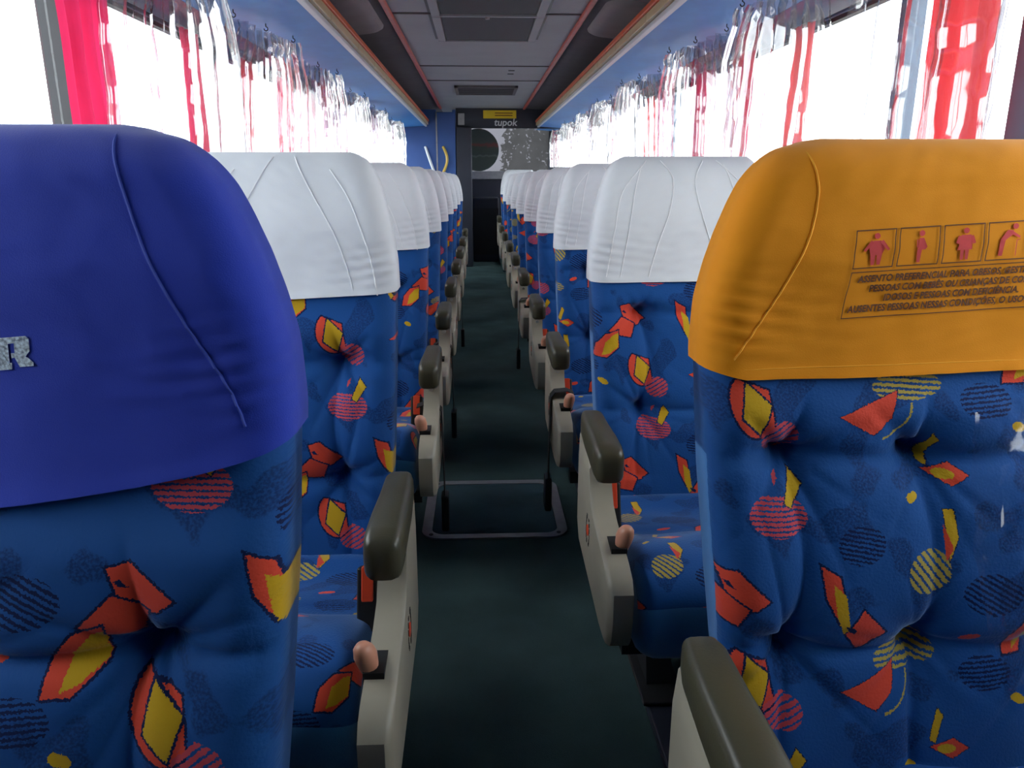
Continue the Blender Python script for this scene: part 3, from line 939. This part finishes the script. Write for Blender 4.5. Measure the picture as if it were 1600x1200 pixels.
    for xl in (0.075, tw - 0.12):
        MB().prism([(-0.44, 0.03), (-0.34, 0.03), (-0.25, 0.165), (-0.40, 0.165)], 'x', *sorted((s * xl, s * (xl + 0.055)))).build('leg', M['dark_steel'], root)
        MB().box(*sorted((s * (xl - 0.02), s * (xl + 0.075))), -0.50, -0.30, 0.0228, 0.032).build('foot_plate', M['dark_steel'], root, bevel=0.003)
    # dark shell behind the backrests
    for x0 in offs:
        mb = MB(); loops = []
        for z in (0.32, 0.45, 0.6, 0.7, 0.8, 0.84):
            y = front_y(z) + TK
            e = 0.03
            loops.append([(s * (x0 + e), y - 0.005, z), (s * (x0 + seatw - e), y - 0.005, z), (s * (x0 + seatw - e - 0.02), y + 0.02, z), (s * (x0 + e + 0.02), y + 0.02, z)])
        mb.loft(loops).build('back_shell', M['arm'], root, bevel=0.004)
    return root, first_cover

def add_belt(root, s):
    """lap belt thrown over the side panel into the aisle"""
    pts = [(0.005, -0.33, 0.46), (-0.035, -0.335, 0.452), (-0.0635, -0.36, 0.44), (-0.066, -0.375, 0.36), (-0.067, -0.38, 0.26), (-0.066, -0.38, 0.17)]
    # rides over the arm side of the panel just behind the knob
    pts = [(0.010, -0.47, 0.452), (-0.012, -0.475, 0.462), (-0.05, -0.48, 0.460), (-0.0625, -0.482, 0.445), (-0.064, -0.484, 0.36), (-0.066, -0.48, 0.26), (-0.066, -0.475, 0.17)]
    loops = []
    for i, (x, y, z) in enumerate(pts):
        a, b = Vector(pts[max(i - 1, 0)]), Vector(pts[min(i + 1, len(pts) - 1)])
        t = (b - a).normalized(); wv = Vector((0, 1, 0)); nn = t.cross(wv).normalized() * 0.0012
        P = Vector((x, y, z))
        L = [P - wv * 0.022 - nn, P + wv * 0.022 - nn, P + wv * 0.022 + nn, P - wv * 0.022 + nn]
        loops.append([(s * v.x, v.y, v.z) for v in L])
    bl = MB().loft(loops).build('seat_belt', M['belt'], root, smooth=40)
    MB().box(*sorted((s * -0.056, s * -0.078)), -0.505, -0.445, 0.06, 0.175).build('belt_tongue', M['black'], bl, bevel=0.006)

XA = {-1: -0.18, 1: 0.28}
SEAM_L2 = [[(0.20, 1.145), (0.165, 1.08), (0.12, 1.0), (0.095, 0.93), (0.08, 0.868)], [(0.125, 1.12), (0.085, 1.06), (0.055, 0.98), (0.04, 0.92), (0.032, 0.868)]]
SEAM_R2 = [[(0.17, 1.145), (0.195, 1.10), (0.185, 1.03), (0.155, 0.94), (0.135, 0.868)], [(0.12, 1.135), (0.10, 1.07), (0.085, 0.98), (0.075, 0.92), (0.065, 0.868)], [(0.135, 1.145), (0.07, 1.07), (0.05, 0.98), (0.04, 0.92), (0.03, 0.868)]]
SEAM_L1 = [[(0.165, 1.149), (0.155, 1.12), (0.125, 1.04), (0.085, 0.96), (0.05, 0.90), (0.035, 0.862)]]
SEAM_R1 = [[(0.135, 1.138), (0.142, 1.09), (0.128, 1.03), (0.095, 0.96), (0.055, 0.90), (0.03, 0.864)]]
DW, WWID = 0.445, 0.73

# the two front wide seats
seatL1, covL1 = make_seat(-1, 'wide', WWID, ((0.135, 0.345, 0.555), (0.64, 0.44), 0.79), M['blue_cover'], M['blue_thread'], lambda x: interp([(-0.03, -0.008), (0.02, -0.026), (0.083, -0.043), (0.146, -0.055), (0.21, -0.064), (0.27, -0.071), (0.36, -0.078), (0.5, -0.07), (0.65, -0.045), (0.73, -0.01)], x), SEAM_L1, 'wide_coach_seat', True)
seatL1.location = (XA[-1], 0.73, 0)
def cloth(root, ox, oy):
    for i, ch in enumerate(c for c in root.children if c.name.startswith(('backrest', 'seat_cushion'))):
        if ch.name.startswith('backrest') and i == 0:
            ch['cloth_x'], ch['cloth_y'] = ox, oy
        else:
            ch['cloth_x'], ch['cloth_y'] = rnd.uniform(0, 0.46), rnd.uniform(0, 0.36)
cloth(seatL1, 0.18, -0.989)
tag(seatL1, 'front left coach seat with a royal blue headrest cover', 'seat', 'front wide seats')
seatR1, covR1 = make_seat(1, 'wide', WWID, ((0.108, 0.292, 0.48, 0.65), (0.732, 0.474), 0.838), M['amber_cover'], M['amber_thread'], lambda x: interp([(-0.02, -0.008), (0.0, -0.012), (0.05, -0.022), (0.18, -0.021), (0.32, -0.016), (0.45, -0.011), (0.68, -0.012), (0.73, -0.008)], x), SEAM_R1, 'wide_coach_seat', True)
seatR1.location = (XA[1], 0.985, 0)
cloth(seatR1, 0.0, -0.843)
tag(seatR1, 'front right coach seat with a printed amber headrest cover', 'seat', 'front wide seats')

# printing on the amber cover
def stamp(vs, fs, x0, z0, rot, sx=1.0, shear=0.0):
    """flat artwork (x right as seen, y up) laid on the right-hand cover"""
    mb = MB()
    c, sn = math.cos(rot), math.sin(rot)
    for v in vs:
        a, b_ = v[0] * sx + v[1] * shear, v[1]
        mb.vert(front_pt(x0 + a * c - b_ * sn, z0 + a * sn + b_ * c, WWID, 1, 0.0076, seed=SEEDS[covR1.name]))
    for f in fs: mb.face(f)
    return mb
TILT = R(3.2)
TXT = ['ASSENTO PREFERENCIAL PARA OBESOS, GESTANTES,', 'PESSOAS COM BEB\u00caS OU CRIAN\u00c7AS DE COLO,', 'IDOSOS E PESSOAS COM DEFICI\u00caNCIA.', 'AUSENTES PESSOAS NESSAS CONDI\u00c7\u00d5ES, O USO \u00c9 LIVRE.']
PXC, PZC = 0.324, 0.955
for i, t in enumerate(TXT):
    vs, fs = text_mesh(t, 0.0124, 0.00042, 0.28, 'CENTER')
    wmax = max(v[0] for v in vs) - min(v[0] for v in vs)
    tgt = (0.262, 0.228, 0.186, 0.284)[i]
    dz = 0.0185 - i * 0.0132
    stamp(vs, fs, PXC + math.sin(TILT) * -dz * 0, PZC + dz, TILT, sx=tgt / wmax, shear=0.0).build('print_text', M['print_brown'], covR1, recalc=False)
def frame_art(x0, x1, y0, y1, sh, t, n=10, r=0.0):
    """slanted rectangular outline"""
    def ring(a0, a1, b0, b1):
        pts = []
        for k in range(n): pts.append((a0 + (a1 - a0) * k / n, b0))
        for k in range(n): pts.append((a1, b0 + (b1 - b0) * k / n))
        for k in range(n): pts.append((a1 - (a1 - a0) * k / n, b1))
        for k in range(n): pts.append((a0, b1 - (b1 - b0) * k / n))
        return [(x + (y - y0) * sh, y) for x, y in pts]
    o, i = ring(x0, x1, y0, y1), ring(x0 + t, x1 - t, y0 + t, y1 - t)
    m = len(o)
    return o + i, [(k, (k + 1) % m, m + (k + 1) % m, m + k) for k in range(m)]
vs, fs = frame_art(-0.152, 0.148, -0.029, 0.0325, 0.22, 0.0012, 24)
stamp(vs, fs, PXC, PZC, TILT).build('print_frame', M['print_brown'], covR1, recalc=False)
def circ(cx, cy, r, n=12): return [(cx + r * math.cos(2 * math.pi * k / n), cy + r * math.sin(2 * math.pi * k / n)) for k in range(n)]
def limb(a, b, w0, w1):
    dx, dy = b[0] - a[0], b[1] - a[1]; l = math.hypot(dx, dy); nx, ny = -dy / l, dx / l
    return [(a[0] + nx * w0, a[1] + ny * w0), (b[0] + nx * w1, b[1] + ny * w1), (b[0] - nx * w1, b[1] - ny * w1), (a[0] - nx * w0, a[1] - ny * w0)]
ICONS = [
    [circ(0, 0.88, 0.09), [(-0.12, 0.74), (0.12, 0.74), (0.24, 0.5), (0.18, 0.30), (-0.18, 0.30), (-0.24, 0.5)], limb((-0.14, 0.72), (-0.38, 0.44), 0.06, 0.035), limb((0.14, 0.72), (0.38, 0.44), 0.06, 0.035), limb((-0.1, 0.32), (-0.09, 0.0), 0.085, 0.05), limb((0.1, 0.32), (0.09, 0.0), 0.085, 0.05)],
    [circ(0.02, 0.88, 0.09), [(-0.06, 0.74), (0.08, 0.74), (0.20, 0.46), (0.14, 0.38), (-0.08, 0.38)], limb((-0.12, 0.70), (-0.10, 0.45), 0.02, 0.02), limb((-0.03, 0.40), (-0.05, 0.0), 0.07, 0.05)],
    [circ(0.02, 0.88, 0.09), [(-0.14, 0.75), (0.18, 0.75), (0.22, 0.45), (0.22, 0.30), (-0.24, 0.30), (-0.18, 0.5)], limb((-0.16, 0.72), (-0.24, 0.5), 0.06, 0.06), limb((0.2, 0.72), (0.28, 0.48), 0.05, 0.05), limb((-0.08, 0.32), (-0.08, 0.0), 0.06, 0.045), limb((0.07, 0.32), (0.07, 0.0), 0.06, 0.045)],
    [circ(0.20, 0.92, 0.09), [(-0.26, 0.56), (-0.05, 0.82), (0.14, 0.80), (0.10, 0.66), (-0.12, 0.52), (-0.22, 0.46)], limb((0.08, 0.74), (0.36, 0.58), 0.05, 0.03), limb((-0.2, 0.54), (-0.24, 0.04), 0.08, 0.06), limb((0.26, 0.5), (0.22, 0.02), 0.012, 0.012), limb((0.26, 0.5), (0.38, 0.52), 0.012, 0.012)],
    [circ(-0.05, 0.9, 0.08), limb((-0.05, 0.8), (-0.02, 0.42), 0.06, 0.06), limb((-0.02, 0.42), (0.22, 0.42), 0.05, 0.05), limb((0.22, 0.42), (0.30, 0.12), 0.05, 0.04)] + [limb((0.26 * math.cos(R(a)) - 0.02, 0.26 * math.sin(R(a)) + 0.28), (0.26 * math.cos(R(a + 30)) - 0.02, 0.26 * math.sin(R(a + 30)) + 0.28), 0.035, 0.035) for a in range(150, 380, 30)],
]
ICW = 0.0575
for k in range(5):
    x0 = -0.138 + k * (ICW + 0.0028)
    vs, fs = frame_art(x0, x0 + ICW - 0.002, 0.0365, 0.0865, 0.16, 0.0014, 8)
    stamp(vs, fs, PXC, PZC, TILT).build('print_frame', M['print_brown'], covR1, recalc=False)
    vs, fs = [], []
    for pg in ICONS[k]:
        b0 = len(vs)
        vs += [(x0 + ICW / 2 + 0.003 + p[0] * 0.044 + p[1] * 0.005, 0.0405 + p[1] * 0.0425) for p in pg]
        fs.append(tuple(range(b0, b0 + len(pg))))
    stamp(vs, fs, PXC, PZC, TILT).build('pictogram', M['print_red'], covR1, recalc=False)
# the hem stitching
hm = seam([(0.01 + 0.70 * k / 6, 0.86 - 0.022 + 0.026 * (0.70 * k / 6) + 0.012) for k in range(7)], WWID, 1, 0.0007, seed=SEEDS[covR1.name])
hm.build('hem_stitching', M['amber_thread'], covR1)
# the block letter R on the blue cover
RV = [[(0, 0), (0.4, 0), (0.4, 0.2), (0.34, 0.2), (0.34, 0.8), (0.4, 0.8), (0.4, 1), (0, 1), (0, 0.8), (0.05, 0.8), (0.05, 0.2), (0, 0.2)],
      [(0.4, 0.8), (0.5, 0.8), (0.5, 1), (0.4, 1)], [(0.5, 0.42), (0.82, 0.42), (0.9, 0.52), (0.9, 0.9), (0.82, 1), (0.5, 1)],
      [(0.4, 0.34), (0.5, 0.36), (0.78, 0.36), (0.82, 0.42), (0.5, 0.5), (0.4, 0.5)], [(0.48, 0.36), (0.6, 0.05), (0.98, 0.05), (0.98, 0.16), (0.85, 0.32), (0.74, 0.38)]]
mb = MB()
for pg in RV:
    ids = []
    for (a, b_) in pg:
        # seen from the front: picture-right is towards the aisle (local x falls)
        x = 0.271 - a * 0.037; z = 0.920 + b_ * 0.031 + a * 0.003
        ids.append(mb.vert(front_pt(x, z, WWID, -1, 0.0066, seed=SEEDS[covL1.name])))
    mb.face(ids)
mb.build('print_letter', M['print_silver'], covL1, recalc=False)

# the white-covered double seats
hemL = lambda x: 0.012 - 0.05 * x
hemR = lambda x: -0.006 + 0.012 * x
protoL, _ = make_seat(-1, 'double', DW, ((0.108, 0.335), (0.73, 0.50), 0.845), M['white_cover'], M['white_thread'], hemL, SEAM_L2, 'double_coach_seat', True)
protoR, _ = make_seat(1, 'double', DW, ((0.115, 0.33), (0.55, 0.78), 0.85), M['white_cover'], M['white_thread'], hemR, SEAM_R2, 'double_coach_seat', True)
LY = [1.57, 2.62, 3.48, 4.32, 5.25, 6.2, 7.25, 8.4]
RY = [1.85, 2.75, 3.62, 4.65, 5.65, 6.65, 7.8, 8.9, 9.85]
ORD = ['second', 'third', 'fourth', 'fifth', 'sixth', 'seventh', 'eighth', 'ninth', 'tenth']
for s, ys, proto, nm in ((-1, LY, protoL, 'left'), (1, RY, protoR, 'right')):
    clones = [proto] + [copy_tree(proto) for _ in ys[1:]]
    for i, (y, o) in enumerate(zip(ys, clones)):
        o.location = (XA[s], y, 0.06 if (s > 0 and i == 8) else 0.0)
        if i: cloth(o, rnd.uniform(0, 0.46), rnd.uniform(0, 0.36))
        else: cloth(o, *((0.185, -0.832) if s < 0 else (-0.055, -0.692)))
        if i == 0:
            lab = 'white-covered double seat directly behind the %s front seat' % ('blue' if s < 0 else 'amber')
        elif i == len(ys) - 1:
            lab = 'rearmost white-covered double seat on the %s of the aisle' % nm
        else:
            lab = '%s double seat from the front on the %s of the aisle, white headrest cover' % (ORD[i], nm)
        tag(o, lab, 'seat', 'white-covered double seats')
        if (s < 0 and i in (1, 2, 4)) or (s > 0 and i in (1, 3)):
            add_belt(o, s)

# ------------------------------------------------------------------ curtains and clear plastic sheets
def pleated(name, m, x, y0, y1, zt, zb, n, amp, seed, parent=None, taper=0.0, sway=0.0):
    """vertical cloth running along y with n pleats"""
    rr = random.Random(seed)
    ph = [rr.uniform(-0.25, 0.25) for _ in range(n + 2)]
    am = [rr.uniform(0.5, 1.2) for _ in range(n + 2)]
    nu, nz = n * 10, 14
    mb = MB(); rows = []
    for j in range(nz + 1):
        t = j / nz; z = zt + (zb - zt) * t
        row = []
        for i in range(nu + 1):
            u = i / nu; k = int(u * n)
            a = am[min(k, n)] * (1 - (u * n - k)) + am[min(k + 1, n + 1)] * (u * n - k)
            w_ = 1 - taper * math.sin(math.pi * min(1, t * 0.9)) 
            yy_ = (y0 + y1) / 2 + (u - 0.5) * (y1 - y0) * w_ + sway * t * t
            row.append(mb.vert((x + amp * a * math.sin(2 * math.pi * (u * n + ph[min(k, n)] * 0.3)) * (0.7 + 0.3 * t), yy_ + 0.006 * math.sin(9 * t + k), z)))
        rows.append(row)
    for j in range(nz):
        for i in range(nu):
            mb.face((rows[j][i], rows[j][i + 1], rows[j + 1][i + 1], rows[j + 1][i]))
    return mb.build(name, m, parent, smooth=True, recalc=False)

def curtain(s, y0, y1, m, lab, seed, n=4):
    x = (XL + 0.055) if s < 0 else (XR - 0.055)
    root = tag(empty('window_curtain', (x, (y0 + y1) / 2, 1.0)), lab, 'curtain', 'red window curtains')
    ym = (y0 + y1) / 2
    pleated('cloth', m, 0, y0 - ym, y1 - ym, WZ1 - 1.0 - 0.008, -0.04, n, 0.022, seed, root, taper=0.12)
    MB().tube([(0, y0 - ym - 0.02, WZ1 - 1.006), (0, y1 - ym + 0.02, WZ1 - 1.006)], 0.005, 8).build('curtain_rod', M['steel'], root)
CUR_L = [(2.23, 2.56, 'curtain', 'crimson curtain gathered on the left window nearest the camera'), (3.13, 3.32, 'curtain', 'pink-red curtain behind the first clear plastic sheet on the left'),
         (3.87, 4.14, 'curtain2', 'scarlet curtain between the first two plastic sheets on the left'), (4.50, 4.81, 'curtain', 'crimson curtain behind the second plastic sheet on the left'),
         (5.25, 5.56, 'curtain', 'dark red curtain between the second and third plastic sheets on the left'), (6.65, 6.96, 'curtain', 'crimson curtain just past the third plastic sheet on the left'), (8.05, 8.31, 'curtain', 'small crimson curtain near the toilet cabin on the left')]
for i, (a, b, m, lab) in enumerate(CUR_L): curtain(-1, a, b, M[m], lab, 11 + i)
CUR_R = [(1.85, 2.16, 'curtain2', 'broad scarlet curtain on the right window nearest the camera'), (2.92, 3.08, 'curtain2', 'scarlet curtain just left of the bright gap above the amber seat'), (3.54, 3.87, 'curtain', 'crimson curtain behind the clear sheet left of the amber cover'),
         (4.17, 4.42, 'curtain', 'crimson curtain beside the yellow window notice on the right'), (5.42, 5.74, 'curtain2', 'scarlet curtain in the middle of the right windows'), (6.87, 7.22, 'curtain', 'dark crimson curtain further back on the right'),
         (8.32, 8.57, 'curtain2', 'small scarlet curtain second from the back on the right'), (10.02, 10.22, 'curtain', 'small crimson curtain at the very back on the right')]
for i, (a, b, m, lab) in enumerate(CUR_R): curtain(1, a, b, M[m], lab, 31 + i)
nt_ = box_obj('window_notice', XR - 0.012, XR - 0.008, 4.33, 4.40, 1.38, 1.50, M['yellow_sign'])
tag(nt_, 'small yellow notice stuck on the right window pane', 'notice')
nt_ = box_obj('window_notice', XL + 0.008, XL + 0.012, 4.02, 4.12, 1.38, 1.50, M['yellow_sign'])
tag(nt_, 'small yellow notice stuck on the left window pane', 'notice')

def plastic(s, off, y, ln, ang, seed, lab, zb=1.165, n=7):
    """gathered clear sheet hung from hooks under the rack"""
    rr = random.Random(seed)
    cx = side_x(s, off)
    ztop = 1.735 - (off - 0.71) * 0.059 - 0.022
    root = tag(empty('plastic_curtain', (cx, y, 1.0)), lab, 'plastic sheet', 'clear plastic sheets hung under the racks')
    d = Vector((s * math.cos(R(ang)), math.sin(R(ang)), 0)); nn = Vector((-d.y, d.x, 0))
    nu, nz = n * 9, 22
    ph = [rr.uniform(0, 6.28) for _ in range(8)]
    lean = rr.uniform(-0.03, 0.03)
    mb = MB(); rows = []
    for j in range(nz + 1):
        t = j / nz
        row = []
        for i in range(nu + 1):
            u = i / nu
            w_ = (0.80 + 0.20 * min(1, t * 3))
            q = (u - 0.5) * ln * w_
            amp = 0.018 + 0.014 * math.sin(ph[0] + 5 * u)
            amp *= (0.55 + 0.45 * min(1, t * 4))
            p = amp * math.sin(2 * math.pi * n * u + 0.8 * math.sin(7 * u + ph[1])) + 0.010 * math.sin(2 * math.pi * n * 2.3 * u + ph[2]) + 0.006 * noise.noise((u * 12, t * 9, seed))
            p += 0.02 * noise.noise((u * 7, t * 16, seed + 5)) * max(0, 1 - t * 5)
            sag = 0.016 * abs(math.sin(2.5 * math.pi * u + ph[3])) * (1 - t) + 0.012 * noise.noise((u * 22, 0.3, seed)) * (1 - t)
            slope = -0.059 * (d.x * s) * q * (1 - t)
            z = (ztop - 1.0) - sag + slope + (zb - ztop) * t
            v = d * q + nn * p + Vector((lean * t, 0, 0))
            row.append(mb.vert((v.x, v.y, z)))
        rows.append(row)
    for j in range(nz):
        for i in range(nu):
            mb.face((rows[j][i], rows[j][i + 1], rows[j + 1][i + 1], rows[j + 1][i]))
    mb.build('sheet', M['plastic'], root, smooth=True, recalc=False)
    for u in (-0.42, 0.0, 0.42):
        v = d * (u * ln * 0.8)
        zt = 1.735 - (off + s * v.x - 0.71) * 0.059 - 1.0
        pts = [(v.x, v.y, zt), (v.x, v.y, zt - 0.012)] + [(v.x + 0.008 * math.sin(a), v.y, zt - 0.02 + 0.008 * math.cos(a)) for a in (0.5, 1.3, 2.2, 3.1, 4.0, 4.8)]
        MB().tube(pts, 0.0022, 6).build('hook', M['dark_steel'], root)
nL = ['nearest', 'second', 'third', 'fourth', 'fifth', 'sixth', 'seventh', 'eighth']
for i, (y, ln, off, n) in enumerate(((2.47, 0.74, 0.93, 7), (3.45, 0.86, 0.93, 10), (4.5, 0.92, 0.93, 11), (5.7, 1.0, 0.95, 12), (6.95, 1.05, 0.95, 13), (8.3, 1.1, 0.95, 13))):
    plastic(-1, off, y, ln, 99, 101 + i, ('gathered clear plastic sheet hanging along the left windows, %s of its row' % nL[i]) if i else 'gathered clear plastic sheet hanging nearest the camera on the left', n=n)
for i, (y, ln, off, n) in enumerate(((1.80, 0.56, 0.95, 4), (2.69, 0.70, 0.93, 8), (3.66, 0.9, 0.93, 11), (4.9, 0.95, 0.93, 12), (6.05, 1.0, 0.95, 13), (7.2, 1.0, 0.95, 13), (8.4, 1.05, 0.95, 13), (9.65, 1.05, 0.95, 13))):
    plastic(1, off, y, ln, 99, 201 + i, zb=1.165 if y < 9 else 1.25, lab= ('gathered clear plastic sheet hanging along the right windows, %s of its row' % (nL + ['ninth'])[i]) if i else 'gathered clear plastic sheet hanging nearest the camera on the right', n=n)

# crumpled plastic lying against the amber seat
mb = MB(); rows = []
for j in range(31):
    t = j / 30; row = []
    for i in range(15):
        u = i / 14
        x = 0.355 + 0.20 * u - 0.03 * math.sin(3 * t) + 0.05 * t * (1 - u); z = 0.80 - 0.36 * t + 0.02 * math.sin(5 * u)
        p = front_pt(x, z, WWID, 1, 0.030)
        p.y -= 0.010 + 0.016 * noise.noise((u * 5, t * 7, 1)) + 0.008 * noise.noise((u * 12, t * 15, 4)) + 0.006 * abs(math.sin(7 * u + 4 * t))
        row.append(mb.vert(p))
    rows.append(row)
for j in range(30):
    for i in range(14):
        mb.face((rows[j][i], rows[j][i + 1], rows[j + 1][i + 1], rows[j + 1][i]))
pl = mb.build('plastic_wrap', M['wrap'], None, smooth=True, recalc=False)
pl.location = (XA[1] + 0.02, 0.985, 0)
tag(pl, 'crumpled clear plastic clinging to the backrest of the amber seat', 'plastic sheet')

# ------------------------------------------------------------------ tree outside the rear window
tr = tag(empty('tree', (1.05, 15.0, -1.2)), 'dark leafy tree seen through the grey rear window', 'tree')
MB().tube([(0, 0, 0), (0.03, 0, 1.2), (0.0, 0.02, 2.4), (0.02, 0, 3.2)], [0.11, 0.09, 0.06, 0.02], 8).build('trunk', M['bark'], tr)
mb = MB(); rr = random.Random(3)
for k in range(3200):
    h = rr.random(); z = 1.9 + 1.9 * h
    rad = 0.62 * math.sqrt(max(0, 1 - ((h - 0.35) / 0.68) ** 2)) * rr.random() ** 0.4
    a = rr.uniform(0, 6.283)
    p = Vector((rad * math.cos(a), rad * math.sin(a), z + 0.1 * math.sin(5 * a)))
    e1 = Vector((rr.uniform(-1, 1), rr.uniform(-1, 1), rr.uniform(-1, 1))).normalized() * 0.06
    e2 = Vector((rr.uniform(-1, 1), rr.uniform(-1, 1), rr.uniform(-1, 1))).normalized() * 0.04
    i0 = [mb.vert(q) for q in (p - e1, p + e2, p + e1, p - e2)]
    mb.face(i0)
cr = mb.build('foliage', M['leaf'], tr, recalc=False)
cr['kind'] = 'stuff'
